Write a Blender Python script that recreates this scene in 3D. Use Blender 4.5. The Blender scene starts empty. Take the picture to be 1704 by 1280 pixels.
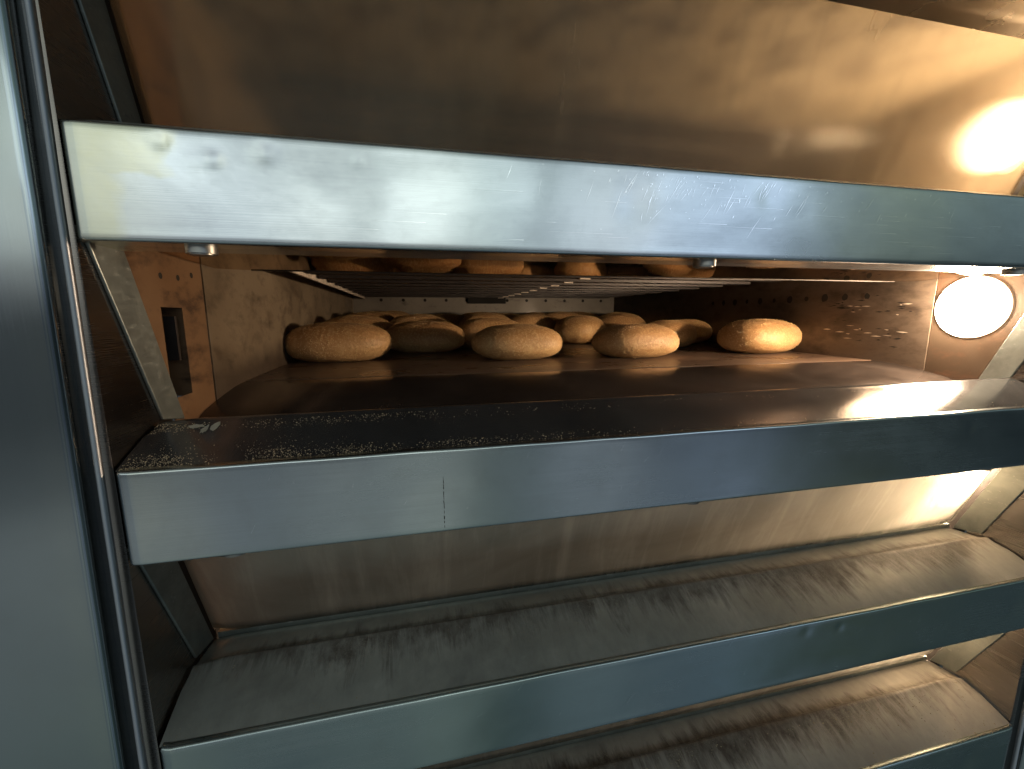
import bpy, bmesh, math, random
from mathutils import Vector, Matrix, noise
R = math.radians
random.seed(11)
S = bpy.context.scene
C = bpy.data.collections.new("Bakery"); S.collection.children.link(C)

# ------------------------------------------------------------------ camera
cam_d = bpy.data.cameras.new("camera"); cam = bpy.data.objects.new("camera", cam_d); C.objects.link(cam)
r_ = Vector((0.97530832, -0.22080551, -0.00431471)); u_ = Vector((0.03903159, 0.1531091, 0.98743817)); f_ = Vector((0.21737117, 0.96322507, -0.15794697))
m = Matrix((r_, u_, -f_)).transposed().to_4x4(); m.translation = Vector((0.32396, -0.51412, -0.18701))
cam.matrix_world = m
cam_d.sensor_width = 36; cam_d.lens = 702.465 / 1704 * 36
cam_d.clip_start = 0.02; cam_d.clip_end = 100
S.camera = cam

# ------------------------------------------------------------------ room light (soft, from the unseen bakery hall)
W = bpy.data.worlds.new("World"); S.world = W; W.use_nodes = True
nt = W.node_tree; nt.nodes.clear()
def N(t, **k):
    n = nt.nodes.new(t)
    for a, b in k.items(): setattr(n, a, b)
    return n
def ramp(node, pts):
    e = node.color_ramp.elements
    while len(e) > 1: e.remove(e[-1])
    e[0].position = pts[0][0]; e[0].color = pts[0][1]
    for p, c in pts[1:]:
        x = e.new(p); x.color = c
tc = N('ShaderNodeTexCoord'); sep = N('ShaderNodeSeparateXYZ'); nt.links.new(tc.outputs['Generated'], sep.inputs[0])
el = N('ShaderNodeMapRange'); el.inputs[1].default_value = -1; el.inputs[2].default_value = 1; nt.links.new(sep.outputs[2], el.inputs[0])
er = N('ShaderNodeValToRGB'); nt.links.new(el.outputs[0], er.inputs[0])
ramp(er, [(0.0, (.07, .09, .095, 1)), (.14, (.115, .145, .15, 1)), (.20, (.17, .205, .205, 1)), (.26, (.21, .235, .24, 1)), (.33, (.24, .26, .27, 1)), (.365, (.14, .155, .165, 1)), (.42, (.078, .088, .096, 1)), (.50, (.085, .095, .105, 1)), (.535, (.34, .35, .37, 1)), (.565, (.98, 1.03, 1.03, 1)), (.64, (.90, .99, .95, 1)), (.70, (.38, .44, .42, 1)), (.84, (.12, .13, .12, 1)), (1.0, (.05, .055, .05, 1))])
ny = N('ShaderNodeMath', operation='MULTIPLY'); ny.inputs[1].default_value = -1; nt.links.new(sep.outputs[1], ny.inputs[0])
az = N('ShaderNodeMath', operation='ARCTAN2'); nt.links.new(sep.outputs[0], az.inputs[0]); nt.links.new(ny.outputs[0], az.inputs[1])
azm = N('ShaderNodeMapRange'); azm.inputs[1].default_value = -math.pi; azm.inputs[2].default_value = math.pi; nt.links.new(az.outputs[0], azm.inputs[0])
ar = N('ShaderNodeValToRGB'); nt.links.new(azm.outputs[0], ar.inputs[0])
def A(d): return (d + 180) / 360
ramp(ar, [(A(-180), (.3, .3, .3, 1)), (A(-75), (.6, .6, .6, 1)), (A(-45), (.88, .93, .95, 1)), (A(-30), (1.15, 1.14, 1.02, 1)), (A(-24), (.78, .83, .88, 1)), (A(-19), (.70, .76, .82, 1)), (A(-11), (1.05, 1.09, 1.06, 1)), (A(-6), (.90, .95, .96, 1)), (A(0), (1.30, 1.34, 1.25, 1)), (A(4), (1.2, 1.24, 1.16, 1)), (A(9), (.58, .67, .63, 1)), (A(15), (.58, .66, .70, 1)), (A(22), (.95, 1.02, 1.12, 1)), (A(27), (.98, 1.04, 1.14, 1)), (A(34), (.52, .60, .72, 1)), (A(42), (.80, .93, 1.18, 1)), (A(46), (.52, .62, .68, 1)), (A(50), (.30, .36, .33, 1)), (A(55), (.30, .35, .27, 1)), (A(59), (.20, .26, .27, 1)), (A(70), (.17, .23, .25, 1)), (A(100), (.2, .25, .27, 1)), (A(180), (.3, .3, .3, 1))])
mul = N('ShaderNodeMix', data_type='RGBA', blend_type='MULTIPLY'); mul.inputs[0].default_value = 1
nt.links.new(er.outputs[0], mul.inputs[6]); nt.links.new(ar.outputs[0], mul.inputs[7])
bg = N('ShaderNodeBackground'); bg.inputs[1].default_value = 1.0; nt.links.new(mul.outputs[2], bg.inputs[0])
wo = N('ShaderNodeOutputWorld'); nt.links.new(bg.outputs[0], wo.inputs[0])

def area(name, loc, target, sx, sy, power, col):
    d = bpy.data.lights.new(name, 'AREA'); d.shape = 'RECTANGLE'; d.size = sx; d.size_y = sy; d.energy = power; d.color = col
    o = bpy.data.objects.new(name, d); C.objects.link(o); o.location = loc
    o.rotation_euler = (Vector(target) - Vector(loc)).to_track_quat('-Z', 'Y').to_euler()
    return o
area('hall_window', (-.9, -3.4, 1.0), (.6, 0, -.1), 1.6, .7, 2.5, (.93, 1.0, .98))
area('hall_window', (.75, -3.6, .9), (.6, 0, -.1), 1.4, .9, 2.5, (.85, .95, 1.0))
area('hall_window', (3.2, -3.2, .9), (.6, 0, -.1), 1.4, .9, 2, (.62, .78, 1.0))

S.view_settings.view_transform = 'Standard'; S.view_settings.look = 'None'
S.view_settings.exposure = 0; S.view_settings.gamma = 1; S.view_settings.use_curve_mapping = False
S.render.engine = 'CYCLES'
S.cycles.max_bounces = 10; S.cycles.glossy_bounces = 6; S.cycles.transparent_max_bounces = 12
S.cycles.sample_clamp_indirect = 4

# ------------------------------------------------------------------ material kit
class M:
    def __init__(s, name):
        s.m = bpy.data.materials.new(name); s.m.use_nodes = True; s.t = s.m.node_tree; s.t.nodes.clear()
        s.out = s.n('ShaderNodeOutputMaterial'); s.tc = s.n('ShaderNodeTexCoord')
    def n(s, t, **k):
        n = s.t.nodes.new(t)
        for a, b in k.items(): setattr(n, a, b)
        return n
    def l(s, a, b): s.t.links.new(a, b)
    def map(s, scale=(1, 1, 1), rot=(0, 0, 0), loc=(0, 0, 0)):
        k = s.n('ShaderNodeMapping'); k.inputs['Scale'].default_value = scale; k.inputs['Rotation'].default_value = rot; k.inputs['Location'].default_value = loc
        s.l(s.tc.outputs['Object'], k.inputs[0]); return k.outputs[0]
    def noise(s, scale, detail=4, rough=.5, vec=None, dist=0):
        k = s.n('ShaderNodeTexNoise'); k.inputs['Scale'].default_value = scale; k.inputs['Detail'].default_value = detail
        k.inputs['Roughness'].default_value = rough; k.inputs['Distortion'].default_value = dist
        s.l(vec if vec else s.tc.outputs['Object'], k.inputs['Vector']); return k.outputs[0]
    def mr(s, v, a, b, c=0., d=1.):
        k = s.n('ShaderNodeMapRange'); 
        for i, x in enumerate((a, b, c, d)): k.inputs[i + 1].default_value = x
        s.l(v, k.inputs[0]); return k.outputs[0]
    def math(s, op, a, b=0.):
        k = s.n('ShaderNodeMath', operation=op)
        for i, x in enumerate((a, b)):
            if isinstance(x, (int, float)): k.inputs[i].default_value = x
            else: s.l(x, k.inputs[i])
        return k.outputs[0]
    def mix(s, f, a, b, mode='MIX'):
        k = s.n('ShaderNodeMix', data_type='RGBA', blend_type=mode)
        for i, x in ((0, f), (6, a), (7, b)):
            if isinstance(x, (int, float)): k.inputs[i].default_value = x
            elif isinstance(x, tuple): k.inputs[i].default_value = x if len(x) == 4 else x + (1,)
            else: s.l(x, k.inputs[i])
        return k.outputs[2]
    def xyz(s):
        k = s.n('ShaderNodeSeparateXYZ'); s.l(s.tc.outputs['Object'], k.inputs[0]); return k.outputs
    def bump(s, h, st, d=.01, prev=None):
        k = s.n('ShaderNodeBump'); k.inputs['Strength'].default_value = st; k.inputs['Distance'].default_value = d; s.l(h, k.inputs['Height'])
        if prev: s.l(prev, k.inputs['Normal'])
        return k.outputs[0]
    def pbsdf(s, base, rough, metal=0., normal=None, aniso=0., spec=None, link=True, arot=.25):
        b = s.n('ShaderNodeBsdfPrincipled')
        for nme, v in (('Base Color', base), ('Roughness', rough), ('Metallic', metal)):
            if isinstance(v, tuple): b.inputs[nme].default_value = v if len(v) == 4 else v + (1,)
            elif isinstance(v, (int, float)): b.inputs[nme].default_value = v
            else: s.l(v, b.inputs[nme])
        if spec is not None: b.inputs['Specular IOR Level'].default_value = spec
        if normal: s.l(normal, b.inputs['Normal'])
        if aniso:
            b.inputs['Anisotropic'].default_value = aniso; b.inputs['Anisotropic Rotation'].default_value = arot
            t = s.n('ShaderNodeTangent', direction_type='UV_MAP'); t.uv_map = 'UVMap'; s.l(t.outputs[0], b.inputs['Tangent'])
        if link: s.l(b.outputs[0], s.out.inputs[0])
        return b

# brushed steel of the front bars, side panels
def steel(name, base=(.59, .63, .63), r0=.15, r1=.30, stain=.3, aniso=.72, grime=(.30, .27, .22), seed=0., brush=(2.5, 1, 900), arot=.25):
    k = M(name)
    br = k.noise(1, 3, .6, k.map(brush, loc=(seed, 0, 0)))
    big = k.noise(3.2, 5, .6, k.map((1, 1, 2.2), loc=(seed, seed, 0)), .6)
    spots = k.noise(26, 5, .65, k.map(loc=(seed, 3, 0)))
    c = k.mix(k.mr(big, .42, .68, 0, stain), base, tuple(x * y for x, y in zip(base, (.78, .80, .84))))
    c = k.mix(k.mr(spots, .50, .85, 0, stain * .6), c, grime)
    c = k.mix(k.mr(br, .3, .7, 0, .16), c, (.42, .44, .45))
    ro = k.math('ADD', k.mr(big, .35, .7, r0, r1), k.mr(br, .3, .7, -.03, .05))
    wv = k.noise(7, 2, .4, k.map((1, 1, 1.6), loc=(seed, 7, 0)))
    nrm = k.bump(wv, .10, .003)
    nrm = k.bump(br, .05, .0006, nrm)
    k.pbsdf(c, ro, 1.0, nrm, aniso, arot=arot)
    return k.m
BAR = steel('brushed_steel')
PANEL = steel('brushed_steel_darker', base=(.46, .53, .52), r0=.15, r1=.30, stain=.3, seed=4.)
SIDE = steel('brushed_steel_panel', base=(.36, .40, .41), r0=.10, r1=.18, stain=.2, seed=21., brush=(900, 1, 2.5), arot=0.)
TRIM = steel('trim_steel', base=(.46, .48, .52), r0=.50, r1=.60, stain=.15, seed=7., brush=(900, 900, 3))
CHEEK = steel('cheek_steel', base=(.30, .27, .25), r0=.22, r1=.34, stain=.5, seed=9., aniso=.4, brush=(1, 2.5, 900))

FILL = steel('filler_steel', base=(.11, .105, .10), r0=.3, r1=.45, stain=.4, seed=13., aniso=0)

def bar1_steel():
    # the upper bar keeps a torn yellowish protective film in its left corner
    k = M('brushed_steel_with_film_residue')
    x, y, z = k.xyz()
    br = k.noise(1, 3, .6, k.map((2.5, 1, 900)))
    big = k.noise(3.2, 5, .6, k.map((1, 1, 2.2), loc=(2, 5, 0)), .6)
    spots = k.noise(30, 5, .65)
    wob = k.math('MULTIPLY', k.math('SUBTRACT', k.noise(22, 3, .5), .5), .05)
    # film: x < .105 and above a ragged line, plus a strip by the end
    a = k.mr(k.math('ADD', x, wob), .084, .096, 1, 0)
    b = k.mr(k.math('ADD', z, k.math('MULTIPLY', wob, .6)), -.050, -.045)
    c_ = k.mr(k.math('ADD', x, k.math('MULTIPLY', wob, .5)), .036, .050, 1, 0)
    film = k.math('MAXIMUM', k.math('MULTIPLY', a, b), c_)
    c = k.mix(k.mr(big, .4, .68, 0, .35), (.66, .69, .70), (.50, .55, .60))
    c = k.mix(k.mr(spots, .50, .85, 0, .3), c, (.40, .42, .42))
    c = k.mix(k.math('MULTIPLY', film, k.mr(spots, .3, .7, .55, .85)), c, (.80, .78, .60))
    c = k.mix(k.mr(br, .3, .7, 0, .14), c, (.45, .47, .48))
    ro = k.math('ADD', k.mr(big, .35, .7, .15, .28), k.math('MULTIPLY', film, .04))
    wv = k.noise(7, 2, .4, k.map((1, 1, 1.6)))
    nrm = k.bump(wv, .12, .003); nrm = k.bump(br, .06, .0006, nrm)
    k.pbsdf(c, ro, 1.0, nrm, .72)
    return k.m
BAR1 = bar1_steel()

def shelf_mat(name, dark, light, seam=.10, burn=.6, seed=0., powder=.0, rough=(.25, .5), metal=.85):
    k = M(name); x, y, z = k.xyz()
    st = k.noise(1, 6, .62, k.map((20, 3.0, 3.0), rot=(0, 0, R(14)), loc=(seed, 0, 0)), .3)
    st2 = k.noise(1, 6, .7, k.map((95, 9, 9), rot=(0, 0, R(10)), loc=(seed, 2, 0)))
    big = k.noise(5, 5, .6, k.map(loc=(seed, 1, 0)), .8)
    fine = k.noise(420, 3, .7, k.map(loc=(seed, 0, 2)))
    c = k.mix(k.mr(big, .35, .65), dark, light)
    c = k.mix(k.mr(st, .40, .70, 0, .28), c, tuple(v * .55 for v in dark))
    # burnt smears that start at the lip and run toward the front edge
    mott = k.noise(70, 6, .7, k.map((1, .5, 1), loc=(seed, 3, 0)), .3)
    c = k.mix(k.mr(mott, .35, .7, 0, .30), c, tuple(v * .5 for v in dark))
    d = k.math('SUBTRACT', seam, y)
    st3 = k.noise(1, 7, .75, k.map((48, 7, 7), rot=(0, 0, R(16)), loc=(seed, 9, 0)), .5)
    lowf = k.mr(k.noise(5, 4, .6, k.map(loc=(seed + 8, 0, 0))), .36, .62, -.012, .030)
    reach = k.math('ADD', k.mr(st3, .35, .72, -.004, .062), lowf)
    dd = k.math('MAXIMUM', d, k.math('MULTIPLY', d, -1.5))
    m_ = k.mr(k.math('SUBTRACT', reach, dd), -.018, .024)
    c = k.mix(k.math('MULTIPLY', m_, k.mr(mott, .3, .65, burn * .6, burn)), c, (.040, .022, .013))
    big2 = k.math('MULTIPLY', m_, 1.)
    if powder:
        pw = k.math('MULTIPLY', k.mr(fine, .52, .66), k.mr(k.noise(9, 5, .65, k.map(loc=(seed, 6, 0))), .45, .60))
        c = k.mix(k.math('MULTIPLY', pw, powder), c, (.42, .38, .30))
    ro = k.mr(k.math('ADD', st, big), .7, 1.3, rough[0], rough[1])
    nrm = k.bump(fine, .12, .0006); nrm = k.bump(st2, .10, .0012, nrm)
    mt = k.mr(m_, 0, 1, metal, metal if not burn else .1)
    k.pbsdf(c, ro, mt, nrm)
    return k.m
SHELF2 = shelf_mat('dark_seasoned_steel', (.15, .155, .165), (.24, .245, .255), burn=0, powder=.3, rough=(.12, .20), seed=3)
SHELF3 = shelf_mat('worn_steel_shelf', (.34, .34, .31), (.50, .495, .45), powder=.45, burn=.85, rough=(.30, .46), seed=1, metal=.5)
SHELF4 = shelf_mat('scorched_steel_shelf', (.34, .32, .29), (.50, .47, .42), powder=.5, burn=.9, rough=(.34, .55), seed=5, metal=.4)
THRESH = shelf_mat('threshold_steel', (.075, .058, .05), (.14, .11, .095), seam=.9, burn=0, rough=(.14, .28), seed=6, metal=.8)

def flange_mat():
    k = M('scratched_flange_steel')
    a = k.noise(14, 6, .65, k.map((1, 1, 1)), .5); b = k.noise(60, 5, .7, k.map((1, 1, 2.5)))
    c = k.mix(k.mr(a, .35, .65), (.20, .215, .20), (.30, .32, .295)); c = k.mix(k.mr(b, .60, .72), c, (.44, .45, .42)); c = k.mix(k.mr(a, .66, .75, 0, .8), c, (.07, .05, .04))
    k.pbsdf(c, k.mr(b, .3, .7, .30, .55), .75, k.bump(b, .1, .001)); return k.m
FLANGE = flange_mat()

def oxide(name, c1, c2, dark, rough=(.35, .6), metal=.2, seed=0., lo=.5, hi=.66, sx=(1, 1, 1), low_dark=False):
    k = M(name); a = k.noise(4.5, 6, .6, k.map(sx, loc=(seed, seed, 0)), .2); b = k.noise(38, 6, .7, k.map(sx, loc=(seed, 0, seed))); s3 = k.noise(11, 6, .68, k.map((1, 1, 2.0), loc=(0, seed, 0)), .15)
    c = k.mix(k.mr(a, .35, .65), c1, c2); c = k.mix(k.mr(s3, lo, hi, 0, .85), c, dark); c = k.mix(k.mr(b, .60, .74, 0, .5), c, dark)
    if low_dark:  # colour gets darker towards the bottom, with a ragged upper edge
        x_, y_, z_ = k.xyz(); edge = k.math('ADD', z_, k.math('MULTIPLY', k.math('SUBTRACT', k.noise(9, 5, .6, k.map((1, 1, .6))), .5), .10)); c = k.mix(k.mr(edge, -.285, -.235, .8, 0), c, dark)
    k.pbsdf(c, k.mr(a, .3, .7, rough[0], rough[1]), metal, k.bump(b, .18, .002)); return k.m
WALL_L = oxide('tarnished_chamber_steel', (.17, .125, .08), (.25, .19, .125), (.04, .026, .018), low_dark=True, seed=2, lo=.48, hi=.74)
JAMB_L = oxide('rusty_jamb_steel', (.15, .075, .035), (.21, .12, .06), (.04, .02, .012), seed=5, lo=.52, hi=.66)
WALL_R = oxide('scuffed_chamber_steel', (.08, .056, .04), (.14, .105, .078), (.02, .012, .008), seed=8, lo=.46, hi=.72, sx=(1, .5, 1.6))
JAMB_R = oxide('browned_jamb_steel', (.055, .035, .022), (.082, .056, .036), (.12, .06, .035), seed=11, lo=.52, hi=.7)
WALL_B = oxide('back_wall_steel', (.17, .145, .12), (.25, .22, .18), (.05, .035, .025), seed=14, lo=.58, hi=.75)
CEIL = oxide('sooty_ceiling_steel', (.07, .05, .04), (.12, .09, .07), (.02, .015, .012), seed=3)
CEIL_W = oxide('tarnished_ceiling_painted_reflections', (.40, .34, .26), (.62, .55, .44), (.07, .05, .04), seed=6, lo=.46, hi=.62, sx=(.5, .5, .5))  # tarnish; its big dark smudges paint in dark reflections of the upper door pane
def hearth_mat():
    k = M('stone_hearth'); a = k.noise(6, 6, .6, k.map((1, 2.2, 1)), .6); b = k.noise(130, 4, .7); st = k.noise(1, 5, .6, k.map((3, 60, 60)))
    c = k.mix(k.mr(a, .35, .65), (.055, .034, .024), (.12, .075, .05)); c = k.mix(k.mr(st, .6, .72, 0, .5), c, (.22, .15, .10)); c = k.mix(k.mr(b, .64, .72, 0, .6), c, (.30, .20, .12))
    k.pbsdf(c, k.mr(a, .3, .7, .22, .42), 0, k.bump(b, .12, .001), spec=.6); return k.m
HEARTH = hearth_mat()
def simple(name, base, rough, metal=0., bumpy=.1):
    k = M(name); a = k.noise(40, 5, .65); c = k.mix(k.mr(a, .3, .7), tuple(v * .75 for v in base), tuple(min(1, v * 1.2) for v in base))
    k.pbsdf(c, k.mr(a, .3, .7, max(.02, rough - .06), rough + .08), metal, k.bump(a, bumpy, .001)); return k.m
BLACK = simple('sooty_steel', (.022, .017, .014), .5, .3)
ROD = simple('heater_rod_steel', (.035, .026, .022), .5, .3)
RAIL = simple('ceramic_rail', (.58, .48, .38), .6)
BOLT = simple('bolt_steel', (.30, .29, .27), .35, 1.)
HOLE = simple('dark_hole', (.01, .008, .006), .8)
SCR = simple('bare_scratch', (1.0, 1.0, 1.0), .10, 1., 0)
GRIME = simple('dark_grime_line', (.05, .045, .04), .7)

def glass_mat(name, tint, refl_tint, haze_col, haze=.16, refl=.35, rough=.08, streak=.25, blur=0., clear=1.):
    k = M(name)
    a = k.noise(3.2, 6, .62, k.map((1, 1, 1)), 1.0); b = k.noise(1, 6, .65, k.map((26, 3, 3), rot=(0, R(18), 0)), .4); f = k.noise(300, 2, .6)
    tr = k.n('ShaderNodeBsdfTransparent'); tr.inputs[0].default_value = tint + (1,)
    trs = tr
    if blur:
        rf = k.n('ShaderNodeBsdfRefraction'); rf.inputs[0].default_value = tint + (1,); rf.inputs['Roughness'].default_value = blur; rf.inputs['IOR'].default_value = 1.4
        trs = k.n('ShaderNodeMixShader'); trs.inputs[0].default_value = clear; k.l(rf.outputs[0], trs.inputs[1]); k.l(tr.outputs[0], trs.inputs[2])
    gl = k.n('ShaderNodeBsdfAnisotropic'); gl.inputs[0].default_value = refl_tint + (1,); k.l(k.mr(a, .3, .7, rough, rough * 1.6), gl.inputs['Roughness'])
    tl = k.n('ShaderNodeBsdfTranslucent'); tl.inputs[0].default_value = haze_col + (1,)
    df = k.n('ShaderNodeBsdfDiffuse'); df.inputs[0].default_value = haze_col + (1,)
    hz = k.n('ShaderNodeMixShader'); hz.inputs[0].default_value = .35; k.l(tl.outputs[0], hz.inputs[1]); k.l(df.outputs[0], hz.inputs[2])
    fr = k.n('ShaderNodeFresnel'); fr.inputs[0].default_value = 1.5
    m1 = k.n('ShaderNodeMixShader'); k.l(k.math('MINIMUM', k.math('ADD', fr.outputs[0], refl), .95), m1.inputs[0]); k.l(trs.outputs[0], m1.inputs[1]); k.l(gl.outputs[0], m1.inputs[2])
    hf = k.math('ADD', k.mr(a, .35, .7, haze * .55, haze * 1.3), k.math('MULTIPLY', k.mr(b, .5, .7), haze * streak * 2))
    m2 = k.n('ShaderNodeMixShader'); k.l(hf, m2.inputs[0]); k.l(m1.outputs[0], m2.inputs[1]); k.l(hz.outputs[0], m2.inputs[2])
    k.l(m2.outputs[0], k.out.inputs[0]); return k.m
GLASS1 = glass_mat('amber_oven_glass', (.84, .78, .67), (.47, .45, .41), (.70, .58, .42), haze=.20, refl=.08, rough=.12, blur=.24, clear=.06)
GLASS2 = glass_mat('amber_oven_glass_clean', (.12, .08, .05), (.80, .68, .56), (.3, .22, .16), haze=.03, refl=.38, rough=.02)
GLASS3 = glass_mat('flour_hazed_oven_glass', (.74, .70, .64), (.54, .58, .56), (.66, .63, .57), haze=.30, refl=.26, rough=.14, streak=.3, blur=.35, clear=.65)
def lamp_mat(name, st, col=(1, .76, .52, 1)):
    k = M(name); e = k.n('ShaderNodeEmission'); e.inputs[0].default_value = col; e.inputs[1].default_value = st; k.l(e.outputs[0], k.out.inputs[0]); return k.m
LAMP = lamp_mat('lit_lamp_glass', 60)
CORE = [lamp_mat('lit_bulb_core', v) for v in (3400, 3100, 8000, 5200)]

def bread_mat():
    k = M('bread_crust'); x, y, z = k.xyz()
    inf = k.n('ShaderNodeObjectInfo')
    a = k.noise(16, 5, .6, None, .4); b = k.noise(160, 4, .65); g = k.noise(420, 2, .6)
    c = k.mix(k.mr(a, .3, .7), (.43, .225, .085), (.60, .365, .16))
    c = k.mix(k.math('MULTIPLY', k.mr(z, .03, .085), k.mr(a, .35, .6, .3, .75)), c, (.34, .15, .05))     # browner crown
    c = k.mix(k.mr(b, .50, .62, 0, .6), c, (.70, .48, .23)); c = k.mix(k.mr(g, .60, .74, 0, .45), c, (.14, .07, .03))
    c = k.mix(k.mr(inf.outputs['Random'], 0, 1, 0, .3), c, (.24, .10, .035))
    n_ = k.bump(b, .5, .004); n_ = k.bump(g, .4, .0015, n_)
    k.pbsdf(c, .52, 0, n_, spec=.4); return k.m
BREAD = bread_mat()
BRAN = simple('bran_flake', (.58, .38, .17), .34)
CRUMB = simple('bran_crumb', (.36, .30, .20), .6)
PASTE = simple('dried_flour_paste', (.34, .33, .27), .7)

# ------------------------------------------------------------------ mesh kit
class MB:
    def __init__(s): s.v = []; s.f = []; s.mi = []; s.sm = []
    def add(s, vs, fs, mi=0, smooth=False):
        o = len(s.v); s.v += [tuple(v) for v in vs]; s.f += [tuple(i + o for i in f) for f in fs]; s.mi += [mi] * len(fs); s.sm += [smooth] * len(fs)
    def box(s, a, b, mi=0):
        (x0, y0, z0), (x1, y1, z1) = a, b
        s.add([(x0, y0, z0), (x1, y0, z0), (x1, y1, z0), (x0, y1, z0), (x0, y0, z1), (x1, y0, z1), (x1, y1, z1), (x0, y1, z1)],
              [(0, 3, 2, 1), (4, 5, 6, 7), (0, 1, 5, 4), (1, 2, 6, 5), (2, 3, 7, 6), (3, 0, 4, 7)], mi)
    def prism_yz(s, poly, x0, x1, mi=0, smooth=False):
        n = len(poly)
        s.add([(x0, y, z) for y, z in poly] + [(x1, y, z) for y, z in poly],
              [(i, (i + 1) % n, (i + 1) % n + n, i + n) for i in range(n)] + [tuple(range(n))[::-1], tuple(range(n, 2 * n))], mi, smooth)
    def cyl(s, c, ax, r, h, n=24, mi=0, r2=None, smooth=True):
        r2 = r if r2 is None else r2; ax = Vector(ax).normalized(); c = Vector(c)
        t = ax.orthogonal().normalized(); b = ax.cross(t)
        P = [t * math.cos(2 * math.pi * i / n) + b * math.sin(2 * math.pi * i / n) for i in range(n)]
        s.add([c + p * r for p in P] + [c + ax * h + p * r2 for p in P], [(i, (i + 1) % n, (i + 1) % n + n, i + n) for i in range(n)], mi, smooth)
        s.add([c + p * r for p in P], [tuple(range(n))[::-1]], mi); s.add([c + ax * h + p * r2 for p in P], [tuple(range(n))], mi)
    def build(s, name, mats, parent=None, bevel=0, label=None):
        me = bpy.data.meshes.new(name); me.from_pydata(s.v, [], s.f); me.validate()
        for p, i, q in zip(me.polygons, s.mi, s.sm): p.material_index = i; p.use_smooth = q
        bm = bmesh.new(); bm.from_mesh(me); bmesh.ops.recalc_face_normals(bm, faces=bm.faces); bm.to_mesh(me); bm.free()
        uv = me.uv_layers.new(name='UVMap')
        for p in me.polygons:
            n = p.normal; ax = max(range(3), key=lambda i: abs(n[i]))
            for li in p.loop_indices:
                co = me.vertices[me.loops[li].vertex_index].co
                uv.data[li].uv = ((co.x, co.z) if ax == 1 else (co.x, co.y) if ax == 2 else (co.y, co.z))
        for mt in (mats if isinstance(mats, list) else [mats]): me.materials.append(mt)
        o = bpy.data.objects.new(name, me); C.objects.link(o); o.parent = parent
        if bevel:
            b = o.modifiers.new('bevel', 'BEVEL'); b.width = bevel; b.segments = 2; b.limit_method = 'ANGLE'; b.angle_limit = R(40)
        if label: o['label'] = label
        return o

P = .35; OW = 1.53; BH = .1105
oven = bpy.data.objects.new('deck_oven', None); C.objects.link(oven); oven.location = (0, 0, 0)
oven['label'] = 'stainless steel bakery deck oven with stacked slanted glass doors, the middle door open over loaves'; oven['category'] = 'oven'

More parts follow.
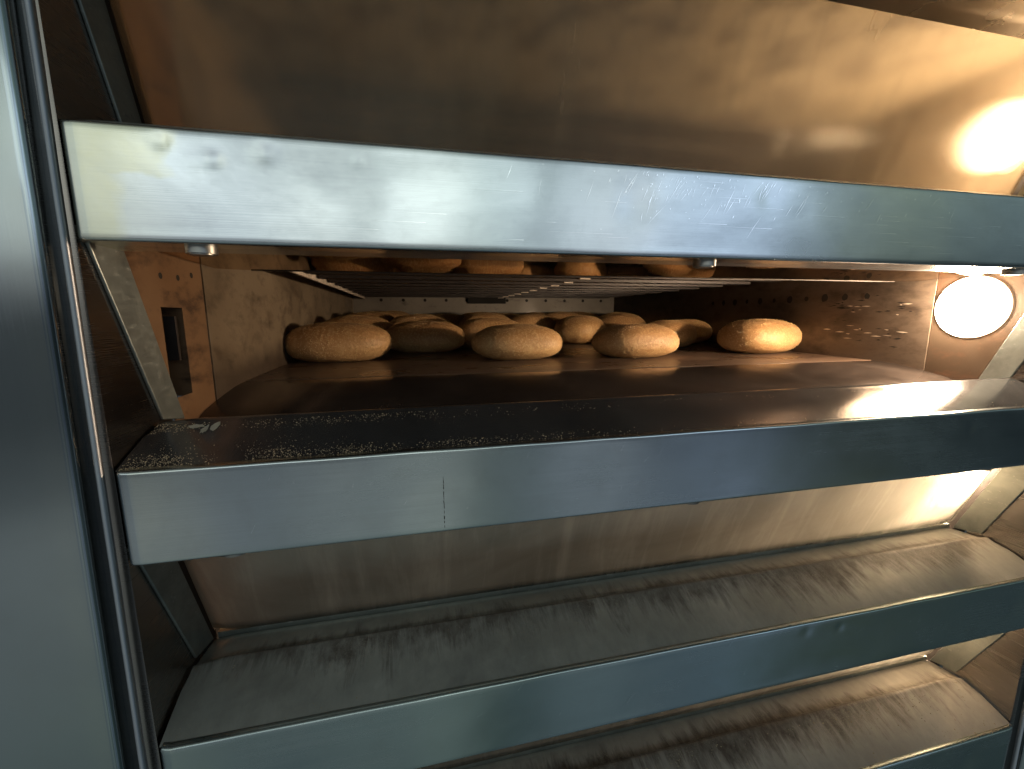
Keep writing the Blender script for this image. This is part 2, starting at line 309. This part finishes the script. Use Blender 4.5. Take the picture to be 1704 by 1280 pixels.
# ------------------------------------------------------------------ front bars
def front_bar(k, mat, dents=(), scratches=False, label=None):
    z0 = -k * P + (.034 if k < 0 else 0)
    rr = .0035
    prof = [(.072, -BH + .0015), (.072, -BH), (.03, -BH), (.012, -BH), (rr, -BH)]
    for i in range(1, 5):
        a = math.pi / 2 * i / 4; prof.append((rr - rr * math.sin(a), -BH + rr - rr * math.cos(a)))
    nz = 22
    for i in range(1, nz): prof.append((0, -BH + rr + (BH - 2 * rr) * i / nz))
    for i in range(0, 5):
        a = math.pi / 2 * i / 4; prof.append((rr - rr * math.cos(a), -rr + rr * math.sin(a)))
    prof += [(.008, .0012), (.008, .0002)]
    xs = [0, .002, .0038, .0042, .009, .0140, .0148]; x = .02
    while x < OW - .02: xs.append(x); x += .0055
    xs += [OW - .0148, OW - .0140, OW - .009, OW - .0042, OW - .0038, OW - .002, OW]
    def endoff(x):
        d = min(x, OW - x)
        if d < .004: return .0021 + (1 - d / .004) * .0104
        return .0021 * max(0, 1 - (d - .004) / .0105)
    vs = []; fs = []
    rnd = random.Random(k); ph = rnd.uniform(0, 50)
    def disp(x, z):
        fade = max(0, min(1, (-z) / .012)) * max(0, min(1, (BH + z) / .012)) * max(0, min(1, (min(x, OW - x) - .013) / .03))
        v = fade * (.0006 * noise.noise(Vector((x * 4 + ph, z * 7, 0))) + .00022 * noise.noise(Vector((x * 17 + ph, z * 22, 3))))
        for (dx, dz, rad, dep) in dents:
            q = ((x - dx) ** 2 + (z - dz) ** 2) / rad ** 2
            if q < 9: v += dep * math.exp(-q * 1.3)
        return v
    for x in xs:
        for (y, z) in prof:
            yy = y
            if y < .02:
                yy += endoff(x) + disp(x, z)
            zz = z
            if abs(z) < .004 and y < .02: zz += .0008 * noise.noise(Vector((x * 9 + ph, 5, 0)))
            vs.append((x, yy, z0 + zz))
    n = len(prof)
    for i in range(len(xs) - 1):
        for j in range(n - 1):
            fs.append((i * n + j, (i + 1) * n + j, (i + 1) * n + j + 1, i * n + j + 1))
    b = MB(); b.add(vs, fs, 0, True)
    b.add([(0, .0125, z0 - BH), (0, .06, z0 - BH), (0, .06, z0), (0, .0125, z0)], [(0, 1, 2, 3)], 0)
    b.add([(OW, .0125, z0 - BH), (OW, .06, z0 - BH), (OW, .06, z0), (OW, .0125, z0)], [(0, 1, 2, 3)], 0)
    if scratches:
        rs = random.Random(4)
        for i in range(150):
            sx = rs.choice([rs.gauss(.66, .06), rs.gauss(.78, .10), rs.uniform(.42, 1.15)]); sz = -abs(rs.gauss(0, .022)) - .006
            L = rs.choice([.002, .003, .004, .006, .012, .022, .034]) * rs.uniform(.6, 1.3); ang = R(rs.gauss(62, 9)); w = rs.uniform(.0003, .0006) * (1.5 if L < .005 else .9)
            ex = sx - L * math.cos(ang); ez = sz - L * math.sin(ang)
            if ez < -BH + .006 or sx < .3: continue
            nx, nz_ = math.sin(ang) * w, -math.cos(ang) * w
            # slight bend in the middle
            mx, mz = (sx + ex) / 2 + rs.gauss(0, .0006), (sz + ez) / 2
            yy = disp(mx, mz) - .0003
            b.add([(sx, yy, z0 + sz), (mx + nx, yy, z0 + mz + nz_), (ex, yy, z0 + ez), (mx - nx, yy, z0 + mz - nz_)], [(0, 1, 2, 3)], 1)
        for i in range(34):
            sx = rs.uniform(.25, 1.3); sz = rs.uniform(-BH + .01, -.01); L = rs.uniform(.02, .09); w = .0002
            b.add([(sx, disp(sx, sz) - .0003, z0 + sz), (sx + L, disp(sx + L, sz) - .0003, z0 + sz + w), (sx + L, disp(sx + L, sz) - .0003, z0 + sz - w)], [(0, 1, 2)], 1)
    else:
        rs = random.Random(40 + k)
        for i in range(26):
            sx = rs.uniform(.1, 1.4); sz = rs.uniform(-BH + .015, -.01); L = rs.uniform(.003, .02); a = R(rs.uniform(20, 80)); w = .00014
            b.add([(sx, -.0009, z0 + sz), (sx + L * math.cos(a), -.0009, z0 + sz + L * math.sin(a)), (sx + L * math.cos(a) + w, -.0009, z0 + sz + L * math.sin(a) - w), (sx + w * 2, -.0009, z0 + sz - w)], [(0, 1, 2, 3)], 1)
    if k == 1:
        rs = random.Random(2); zc = -.036
        while zc > -BH + .004:
            L = rs.uniform(.0008, .004)
            b.box((.350 + rs.uniform(-.0003, .0003), -.0010, z0 + zc - L), (.3506 + rs.uniform(0, .0006), -.0004, z0 + zc), 2); zc -= L + rs.uniform(.0005, .004)
    o = b.build('front_bar', [mat, SCR, GRIME], oven, label=label)
    for bx in (.10, .725, 1.335):
        c = MB(); c.cyl((bx, .026, z0 - BH - .0075), (0, 0, 1), .0150, .0075, 28); c.cyl((bx, .026, z0 - BH - .0088), (0, 0, 1), .0115, .0013, 28)
        c.build('bolt', BOLT, o)
    return o
dn = [(.086, -.014, .009, .0011), (.131, -.028, .009, .0012), (.179, -.019, .011, .0012), (.112, -.03, .012, .0006), (.27, -.02, .006, .0007), (.80, -.03, .02, .0007), (.60, -.05, .03, .0008)]
front_bar(-1, CHEEK)
front_bar(0, BAR1, dn, True, label='upper front bar, dented and scratched, with yellowish film residue at its left end')
front_bar(1, BAR, [(1.25, -.03, .01, .0006), (.55, -.05, .04, .0008)])
front_bar(2, PANEL, [(1.02, -.02, .008, .001), (.95, -.015, .01, .0008), (1.45, -.05, .03, .0012)])
front_bar(3, PANEL, [(1.40, -.05, .03, .0012)])

# ------------------------------------------------------------------ shelves (loading ledges) with their raised lip
def shelf(k, mat, label=None):
    z0 = -k * P
    prof = [(.006, -.0006), (.03, .010), (.06, .022), (.084, .0300), (.091, .0325), (.0955, .0345), (.1005, .0345), (.104, .0318), (.1055, .0260), (.108, .0228), (.125, .0228), (.150, .0235), (.160, .0225), (.166, .018), (.168, .008)]
    b = MB(); vs = []; fs = []; n = len(prof)
    xs = [0.0005, .012, .028, .034, .04]; x = .05
    while x < OW - .05: xs.append(x); x += .012
    xs += [OW - .04, OW - .034, OW - .028, OW - .012, OW - .0005]
    for x in xs:
        d = min(x, OW - x); t = min(1, max(0, (d - .026) / .01))   # the step dies out near the ends
        e = max(0, 1 - d / .028)
        for y, z in prof:
            fl = .0300 - max(0, y - .094) * .09
            zz = z
            if .098 < y < .155: zz = z * t + fl * (1 - t)
            zz -= e * e * .004 * (y > .07)
            zz += .0005 * noise.noise(Vector((x * 5 + k * 9, y * 20, 0))) * (y > .01)
            vs.append((x, y, z0 + zz))
    for i in range(len(xs) - 1):
        for j in range(n - 1): fs.append((i * n + j, (i + 1) * n + j, (i + 1) * n + j + 1, i * n + j + 1))
    b.add(vs, fs, 0, True)
    if k == 1:   # smear of dried paste
        rs = random.Random(9)
        for (cx, cy, w, h) in ((.050, .078, .010, .0045), (.062, .070, .004, .010), (.072, .076, .0045, .012), (.020, .086, .012, .002), (.036, .089, .01, .0018)):
            pts = [(cx + w * math.cos(a) * rs.uniform(.6, 1.2), cy + h * math.sin(a) * rs.uniform(.6, 1.2)) for a in [2 * math.pi * i / 14 for i in range(14)]]
            b.add([(px, py, z0 + (py * .352 if py < .084 else .0297) + .0016) for px, py in pts], [tuple(range(14))], 1)
    return b.build('shelf', [mat, PASTE], oven, label=label)
shelf(0, SHELF3)
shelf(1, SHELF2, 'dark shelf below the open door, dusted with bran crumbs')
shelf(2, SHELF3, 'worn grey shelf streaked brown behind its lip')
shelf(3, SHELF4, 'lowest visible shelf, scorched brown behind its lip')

# ------------------------------------------------------------------ side walls: cheek, flange, jamb, outer panel
b = MB(); b.prism_yz([(.011, -1.6), (.134, -1.6), (.134, .8), (.011, .8)], -.0165, -.0035); b.build('cheek_panel', CHEEK, oven, label='left cheek panel between the front trim and the doors')
b = MB(); b.prism_yz([(.011, -1.6), (.134, -1.6), (.134, .8), (.011, .8)], OW + .0035, OW + .0165); b.build('cheek_panel', CHEEK, oven, label='right cheek panel')
for sgn, X in ((-1, 0), (1, OW)):
    # thin rolled trim at the cheek's front edge; the posts lean out a little toward the floor
    def lean(z): return sgn * (.0130 * (.1 - z) / .82)
    zs = [-1.6 + 2.4 * i / 60 for i in range(61)]
    b = MB(); n = 12; vs = []
    for z in zs:
        cx = X + sgn * .0040 + lean(z) * .85
        for i in range(n): a = 2 * math.pi * i / n; vs.append((cx + .0034 * math.cos(a) + .0004 * noise.noise(Vector((z * 9, 1, sgn))), .0012 + .0042 * math.sin(a), z))
    b.add(vs, [(q * n + i, q * n + (i + 1) % n, (q + 1) * n + (i + 1) % n, (q + 1) * n + i) for q in range(60) for i in range(n)], 0, True); b.build('edge_trim', TRIM, oven)
    b = MB(); b.box((min(X + sgn * .0168, X + sgn * .05), .0135, -1.6), (max(X + sgn * .0168, X + sgn * .05), .0195, .8)); b.build('filler_strip', FILL, oven)
    b = MB(); vs = []; rr = .008
    pr = [(0, .04), (0, .012)] + [(sgn * rr * (1 - math.cos(a)), -.002 + rr - rr * math.sin(a)) for a in [math.pi / 2 * i / 8 for i in range(9)]]
    pr = [(x_, y_ - .004 if i_ > 1 else y_) for i_, (x_, y_) in enumerate(pr)]
    for q in range(1, 30): pr.append((sgn * (rr + q * .025), -.006))
    for z in zs:
        e = X + sgn * .0195 + lean(z)
        for (x, y) in pr: vs.append((e + x, y + .0016 * noise.noise(Vector((x * 3, z * 2.6, 8))) * (abs(x) > .01), z))
    n = len(pr); fs = []
    for i in range(60):
        for j in range(n - 1): fs.append((i * n + j, i * n + j + 1, (i + 1) * n + j + 1, (i + 1) * n + j))
    b.add(vs, fs, 0, True); b.build('corner_panel', SIDE, oven)

for k in (0, 1, 2, 3):
    z0 = -k * P + P     # z of this deck's slanted flange is given for deck 1 (k=1) -> shift
    for sgn, X in ((-1, 0), (1, OW)):
        xin = X - sgn * .0005; xo = X + sgn * .0034
        # slanted flange: outer line (.02,-.105)->(.108,-.322), inner line (.073,-.10)->(.160,-.322)
        b = MB(); b.prism_yz([(.014, -.094 + z0), (.107, -.3165 + z0), (.158, -.3275 + z0), (.070, -.094 + z0)], min(xin, xo), max(xin, xo)); b.build('door_flange', FLANGE, oven, bevel=.0012)

# ------------------------------------------------------------------ chambers
def chamber(k):
    z0 = -(k - 1) * P            # offsets: numbers below are for the open deck
    zc = -.055 if k else -.025; zh = -.307
    D = 1.95
    op = k == 1
    # jambs (front part of chamber walls, y .10 - .262) and walls
    for sgn, X in ((-1, 0), (1, OW)):
        xi = X + sgn * .0001 + sgn * .004; xo = X + sgn * .03
        b = MB()
        if sgn < 0 and op:
            # jamb sheet with a tall slot cut in it
            s0, s1, t0, t1 = .140, .193, -.172, -.296; xj, xk = -.0030, -.0042
            b.prism_yz([(.062, z0 + zc), (.0725, z0 - .094), (s0, z0 - .283), (s0, z0 + zc)], xk, xj, 0)
            b.box((xk, s0, z0 + t0), (xj, s1, z0 + zc), 0); b.box((xk, s0, z0 - .36), (xj, s1, z0 + t1), 0); b.box((xk, s1, z0 - .36), (xj, .262, z0 + zc), 0)
            b.box((-.045, s0 - .004, z0 + t1 - .004), (-.040, s1 + .004, z0 + t0 + .004), 1)
            b.box((-.040, s0 - .004, z0 + t1 - .004), (xk, s0 - .001, z0 + t0 + .004), 0); b.box((-.040, s1 + .001, z0 + t1 - .004), (xk, s1 + .004, z0 + t0 + .004), 0)
            b.box((-.03, s0 + .012, z0 + t1), (-.012, s0 + .017, z0 + t0 - .006), 0); b.box((-.02, s0 + .036, z0 + t1 + .05), (-.006, s0 + .041, z0 + t0 - .012), 2)
            for (hy, hz) in ((.149, -.131), (.192, -.130), (.231, -.123)): b.cyl((xj - .001, hy, z0 + hz), (1, 0, 0), .0042, .0012, 14, 1)
            b.build('side_jamb', [JAMB_L, HOLE, ROD], oven, label='rusty left jamb with a tall slot beside the open door')
        else:
            xa, xb = X + sgn * .0030, X + sgn * .02
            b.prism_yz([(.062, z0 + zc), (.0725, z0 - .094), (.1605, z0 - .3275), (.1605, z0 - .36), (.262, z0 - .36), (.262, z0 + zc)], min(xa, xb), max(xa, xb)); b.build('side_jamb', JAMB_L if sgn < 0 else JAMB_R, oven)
        if not op:
            xa, xb = X + sgn * .0022, X + sgn * .02
            b = MB(); b.prism_yz([(.066, z0 - .094), (.090, z0 - .094), (.190, z0 - .345), (.150, z0 - .345)], min(xa, xb), max(xa, xb)); b.build('door_gasket', BLACK, oven)
        b = MB()
        xw = X + sgn * .0015
        b.box((min(xw, xo), .2635, z0 - .36), (max(xw, xo), D, z0 + zc), 0)
        if op and sgn > 0:
            rs = random.Random(3)
            for i in range(11):
                yy = .42 + i * .062; r = .0125 * rs.uniform(.55, 1.0); cx = xw - .0006
                n = 12; b.add([(cx, yy + r * .9 * math.cos(2 * math.pi * q / n), z0 - .135 + rs.uniform(-.0015, .0015) + r * math.sin(2 * math.pi * q / n)) for q in range(n)], [tuple(range(n))], 1)
            for i in range(60):
                yy = rs.uniform(.30, .52); zz = rs.choice([rs.gauss(-.165, .012), rs.gauss(-.235, .015)]); L = rs.uniform(.006, .03); h = rs.uniform(.0006, .002)
                b.add([(xw - .0006, yy, z0 + zz), (xw - .0006, yy + L * .5, z0 + zz + h), (xw - .0006, yy + L, z0 + zz + rs.uniform(-.001, .001)), (xw - .0006, yy + L * .4, z0 + zz - h)], [(0, 1, 2, 3)], rs.choice([1, 1, 1, 2]))
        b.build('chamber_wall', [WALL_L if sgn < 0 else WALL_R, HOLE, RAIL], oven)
    b = MB(); b.box((-.03, D, z0 - .36), (OW + .03, D + .02, z0 + zc))
    if op:
        rs = random.Random(8)
        for i in range(14):
            hx = .145 + i * .118; b.cyl((hx, D + .001, z0 - .092), (0, -1, 0), .0085, .003, 14, 1)
        b.box((.62, D - .02, z0 - .11), (.84, D - .0005, z0 - .072), 1)
    b.build('back_wall', [WALL_B, HOLE], oven)
    # ceiling
    b = MB(); b.box((-.03, .05, z0 + zc), (OW + .03, D + .02, z0 + zc + .02)); b.build('chamber_ceiling', CEIL if op else CEIL_W, oven)
    # hearth
    b = MB(); b.prism_yz([(.385, z0 + zh - .03), (D, z0 + zh - .03), (D, z0 + zh + .0225), (.385, z0 + zh)], -.0025, OW + .0025); b.build('hearth', HEARTH, oven, bevel=.003)
    # threshold plate: convex sheet from hearth edge down to the shelf
    prof = [(.384, zh - .0008), (.365, zh - .0012), (.34, zh - .003), (.30, zh - .008), (.26, zh - .014), (.22, zh - .022), (.185, zh - .033), (.165, zh - .045)]
    b = MB(); n = len(prof); xs = [-.002 + (OW + .004) * i / 60 for i in range(61)]
    b.add([(x, y, z0 + z + .0006 * noise.noise(Vector((x * 6, y * 12, k)))) for x in xs for y, z in prof], [(i * n + j, (i + 1) * n + j, (i + 1) * n + j + 1, i * n + j + 1) for i in range(60) for j in range(n - 1)], 0, True)
    b.build('threshold_plate', THRESH, oven)
    # upper heaters
    if op or k == 0:
        y = .50
        while y < 1.9:
            b = MB(); b.box((.074, y - .022, z0 - .080), (OW - .085, y + .022, z0 - .058))
            if op:
                b.box((.78, y - .006, z0 - .0835), (.81, y + .006, z0 - .08), 1)
            b.build('heating_rod', [ROD, RAIL], oven); y += .135
    if op:
        b = MB(); b.box((.060, .40, z0 - .0880), (.066, 1.93, z0 - .0560)); b.build('heater_rail', RAIL, oven)
        b = MB(); b.box((-.001, .30, z0 - .0600), (.055, 1.94, z0 - .0560)); b.build('ceiling_edge_plate', BLACK, oven)
    # lamp on the right jamb
    xl = OW + .0035
    b = MB(); n = 48; r = .0668
    ring = []
    for i in range(n):
        a = 2 * math.pi * i / n; ring.append((math.cos(a), math.sin(a)))
    b.cyl((xl + .012, .192, z0 - .170), (-1, 0, 0), .0650, .0130, 48)
    lo = b.build('oven_lamp', simple('lamp_rim_steel_%d' % k, (.30, .2, .13), .4, .8), oven)
    b = MB(); vs = []; rings = 6
    for q in range(rings):
        rr = r * (1 - q / rings); hx = .006 * math.sin(math.pi / 2 * q / rings)
        vs += [(xl - .002 - hx, .192 + rr * c, z0 - .170 + rr * s) for c, s in ring]
    vs.append((xl - .002 - .006, .192, z0 - .170)); fs = []
    for q in range(rings - 1):
        for i in range(n): fs.append((q * n + i, q * n + (i + 1) % n, (q + 1) * n + (i + 1) % n, (q + 1) * n + i))
    for i in range(n): fs.append(((rings - 1) * n + i, (rings - 1) * n + (i + 1) % n, rings * n))
    b.add(vs, fs, 0, True); b.build('lamp_glass', LAMP, lo)
    b = MB(); c0 = Vector((xl - .0075, .192, z0 - .170)); vs = []; fs = []; n = 20; rings = 5; r = .018
    for q in range(rings):
        t = math.pi / 2 * q / rings
        for i in range(n): a = 2 * math.pi * i / n; vs.append(c0 + Vector((-r * .9 * math.sin(t), r * math.cos(t) * math.cos(a), r * math.cos(t) * math.sin(a))))
    vs.append(c0 + Vector((-r * .9, 0, 0)))
    for q in range(rings - 1):
        for i in range(n): fs.append((q * n + i, q * n + (i + 1) % n, (q + 1) * n + (i + 1) % n, (q + 1) * n + i))
    for i in range(n): fs.append(((rings - 1) * n + i, (rings - 1) * n + (i + 1) % n, rings * n))
    b.add(vs, fs, 0, True); b.build('bulb', CORE[k], lo)
for k in (0, 1, 2, 3): chamber(k)

# ------------------------------------------------------------------ doors (glass panes hinged at the top)
def door(k, mat, opened=False, label=None):
    z0 = -(k - 1) * P
    hy, hz = .083, -.099
    if not opened: hy, hz = .0765, -.081
    e_ = .036 if k == 0 else 0; hy -= e_ * .358; hz += e_
    if opened: d = Vector((0, .236, -.006))
    else: d = Vector((0, .0865 + e_ * .358, -.2415 - e_))
    L = d.length; d.normalize(); nrm = Vector((0, -d.z, d.y)) if not opened else Vector((0, 0, 1))
    x0, x1 = .0006, OW - .0006
    a = Vector((0, hy, z0 + hz)); th = .006
    b = MB(); q = [a, a + d * L, a + d * L + nrm * th, a + nrm * th]
    # glass is a single sheet (front face) so that it stays clean to look through
    nx = 90; nv = 12; vs = []; fs = []
    for i in range(nx + 1):
        x = x0 + (x1 - x0) * i / nx
        for j in range(nv + 1):
            p = a + d * (L * j / nv); w = (.0003 if opened else .0010) * noise.noise(Vector((x * 3, j * .25, k * 5)))
            # corners of the pane are rounded off at its free edge
            ex = min(x - x0, x1 - x); t = j / nv
            if t > .8 and ex < .06: p = p - d * (L * (t - .8) / .2 * .06 * (1 - ex / .06) ** 2)
            vs.append((x, p.y + nrm.y * w, p.z + nrm.z * w))
    n = nv + 1
    for i in range(nx):
        for j in range(nv): fs.append((i * n + j, (i + 1) * n + j, (i + 1) * n + j + 1, i * n + j + 1))
    b.add(vs, fs, 0, True)
    if not opened:
        o_ = [(x_, y_ + nrm.y * -.006, z_ + nrm.z * -.006) for x_, y_, z_ in vs]
        if o_[0][1] < vs[0][1]: o_ = [(x_, y_ + nrm.y * .006, z_ + nrm.z * .006) for x_, y_, z_ in vs]
        b.add(o_, fs, 0, True)
        N0 = len(vs); rim = [(i * n, (i + 1) * n, (i + 1) * n + N0, i * n + N0) for i in range(nx)] + [(i * n + nv, (i + 1) * n + nv, (i + 1) * n + nv + N0, i * n + nv + N0) for i in range(nx)]
        rim += [(j, j + 1, j + 1 + N0, j + N0) for j in range(nv)] + [(nx * n + j, nx * n + j + 1, nx * n + j + 1 + N0, nx * n + j + N0) for j in range(nv)]
        b.f += rim; b.mi += [0] * len(rim); b.sm += [False] * len(rim)
    root = b.build('door', mat, oven, label=label)
    # hinge tube along the top edge, free-edge strip
    b = MB(); b.cyl((x0 + .002, hy - .001, z0 + hz + .0065), (1, 0, 0), .0055, x1 - x0 - .004, 12); b.build('hinge_tube', BLACK, root)
    b = MB(); e = a + d * (L - .001)
    if opened: b.box((x0 + .05, e.y, e.z - .001), (x1 - .05, e.y + .005, e.z + .006))
    else: b.box((x0 + .004, e.y - .0012, e.z - .009), (x1 - .004, e.y + .009, e.z + .0015))
    b.build('edge_strip', BLACK if opened else FLANGE, root)
    return root
door(0, GLASS1, label='closed upper door pane, amber, glowing at its right end')
door(1, GLASS2, True, 'open door pane swung up under the chamber ceiling, mirroring the loaves')
door(2, GLASS3, label='closed lower door pane, hazed with flour and lit at its upper right corner')
door(3, GLASS3, label='closed bottom door pane, mostly hidden by its bar')

# ------------------------------------------------------------------ loaves
H = -.307
def loaf_mesh(seed):
    rs = random.Random(seed); bm = bmesh.new()
    bmesh.ops.create_uvsphere(bm, u_segments=64, v_segments=40, radius=1)
    off = Vector((seed * 7.3, seed * 1.7, 0))
    for v in bm.verts:
        p = v.co.copy(); x, y, z = p
        r = .052 if z > 0 else .047
        # super-elliptic plan, domed crown, rolled-under flat foot
        pl = 1 - .05 * abs(x) ** 3
        q_ = (abs(x) ** 2.5 + abs(y) ** 2.5 + abs(z) ** 2.3) ** (-1 / 2.45); x, y, z = x * q_, y * q_, z * q_
        X = x * .129; Y = y * .092 * pl; Z = (abs(z) ** (1.0)) * (1 if z > 0 else -1) * r
        if z < 0: Z = max(Z, -.041); X *= 1 - .05 * z * z; Y *= 1 - .05 * z * z
        w = noise.noise(p * 1.3 + off) * .0036 + noise.noise(p * 4 + off) * .0011 + noise.noise(p * 12 + off) * .0006
        nn = Vector((x / .132, y / .094, z / .05)).normalized()
        X += nn.x * w; Y += nn.y * w; Z += nn.z * w * (0 if z < -.75 else 1)
        v.co = (X, Y, Z + .041)
    for f in bm.faces: f.smooth = True; f.material_index = 0
    base = [(f.calc_center_median().copy(), f.normal.copy(), f.calc_area()) for f in bm.faces]
    wts = [a * (1 if c.z > .012 else .3) for c, n_, a in base]
    for i in range(2600):
        c, n_, a = rs.choices(base, wts)[0]
        t = n_.orthogonal().normalized(); b2 = n_.cross(t)
        c = c + t * rs.uniform(-.004, .004) + b2 * rs.uniform(-.004, .004) + n_ * .0002
        an = rs.uniform(0, 6.28); u = t * math.cos(an) + b2 * math.sin(an); w_ = n_.cross(u)
        s = rs.uniform(.0008, .0018); 
        vs = [bm.verts.new(c + u * s), bm.verts.new(c + w_ * s * .7), bm.verts.new(c - u * s), bm.verts.new(c - w_ * s * .7), bm.verts.new(c + n_ * s * .8)]
        for q in range(4):
            f = bm.faces.new((vs[q], vs[(q + 1) % 4], vs[4])); f.material_index = 1
    me = bpy.data.meshes.new('bread_loaf'); bm.to_mesh(me); bm.free(); me.materials.append(BREAD); me.materials.append(BRAN)
    return me
LM = [loaf_mesh(i) for i in range(1, 5)]
spots = [ # x, y, rotation deg, plan scale, height scale, label
 (.120, .722, 4, 1.06, 1.03, 'oval brown loaf at the left end of the front row, beside the left chamber wall'),
 (.352, .915, -6, 1.02, 1.05, 'shaded dark loaf in the gap between the left end loaf and the middle front loaf'),
 (.603, .658, 2, 1.0, 1.02, 'seeded front row loaf near the middle, third loaf from the left wall'),
 (.955, .625, 8, 1.0, 1.03, 'seeded front row loaf in half shade, second from the right'),
 (1.412, .655, 16, 1.09, 1.04, 'brightly lit golden loaf alone at the right end of the front row'),
 (1.24, .90, 30, .95, 1.10, 'bright loaf peeking out behind the right shoulder of the half shaded front loaf'),
 (1.0, 1.17, 50, 1.08, 1.12, 'loaf turned end on in the gap between the two middle front loaves'),
 (1.42, 1.06, 20, .95, 1.10, 'shaded loaf left behind the golden right end loaf'),
 (.585, 1.02, 10, 1, 1.16, 'loaf lit on its right side behind the left shoulder of the middle front loaf'),
 (.13, 1.02, 0, 1, 1.24, 'loaf close to the left wall behind the left end front loaf'),
 (.335, 1.21, 8, 1, 1.28, 'loaf directly behind the shaded dark loaf'),
]
rows = (('fourth', 1.30, (.14, .62, .82, 1.24)), ('third', 1.48, (.20, .46, .74, 1.02, 1.32)), ('second', 1.66, (.13, .38, .64, .90, 1.18, 1.42)), ('nearest', 1.84, (.20, .46, .73, 1.00, 1.28)))
pos = ('by the left wall', 'second from the left wall', 'third from the left wall', 'fourth from the left wall', 'fifth from the left wall', 'sixth from the left wall')
for rn, yy, xs_ in rows:
    for i, x in enumerate(xs_):
        spots.append((x, yy + random.uniform(-.012, .012), random.uniform(-12, 12), random.uniform(.93, 1.0), random.uniform(1.30, 1.46), 'far loaf in the row %s to the back wall, %s' % (rn, pos[i])))
for i, (x, y, rz, sc, sz, lab) in enumerate(spots):
    o = bpy.data.objects.new('bread_loaf', LM[i % 4]); C.objects.link(o); o.location = (x, y, H + .0002 + max(0, y - .385) * .0225 / 1.565); o.rotation_euler = (0, 0, R(rz)); o.scale = (sc, sc, sc * sz)
    o['label'] = lab; o['category'] = 'bread loaf'; o['group'] = 'bread loaves baking on the hearth'

# ------------------------------------------------------------------ crumbs on the shelves
def crumbs(name, k, num, xr, dens, label, size=(.00028, .0008)):
    rs = random.Random(k * 5 + 1); b = MB(); z0 = -k * P; c = 0
    while c < num:
        x = rs.uniform(*xr); y = rs.uniform(.006, .092)
        if rs.random() > dens(x, y): continue
        if x < .003 or x > OW - .003: continue
        z = z0 + (-.0006 + (y - .006) * .39 if y < .084 else .0302) + .0006
        s = rs.uniform(*size) * rs.choice([1, 1, 1, 1.6]); an = rs.uniform(0, 6.28); u = (math.cos(an) * s, math.sin(an) * s)
        el_ = rs.uniform(.5, 1)
        b.add([(x + u[0], y + u[1], z), (x - u[1] * el_, y + u[0] * el_, z), (x - u[0], y - u[1], z), (x + u[1] * el_, y - u[0] * el_, z), (x, y, z + s * .8)], [(0, 1, 4), (1, 2, 4), (2, 3, 4), (3, 0, 4)]); c += 1
    o = b.build(name, CRUMB); o['kind'] = 'stuff'; o['label'] = label; o['category'] = 'crumbs'
def d1(x, y):
    e = .95 * math.exp(-(max(0, x - .12) / .26) ** 2) + .16 * math.exp(-x / .5) + .03
    w = .55 + 1.1 * noise.noise(Vector((x * 14, y * 16, 0))) + .5 * noise.noise(Vector((x * 50, y * 50, 4)))
    return max(0, min(1, e * w * (1.15 - y / .13)))
crumbs('bran_crumbs', 1, 5200, (.003, 1.52), d1, 'tan bran crumbs scattered over the dark shelf under the open door')
crumbs('bran_crumbs', 2, 900, (.003, 1.52), lambda x, y: .25 + (.7 if x < .06 or x > 1.4 else 0), 'fine pale crumbs on the worn shelf below the middle bar')
crumbs('bran_crumbs', 3, 500, (.6, 1.52), lambda x, y: .4, 'sparse pale crumbs on the scorched bottom shelf', (.0006, .0016))
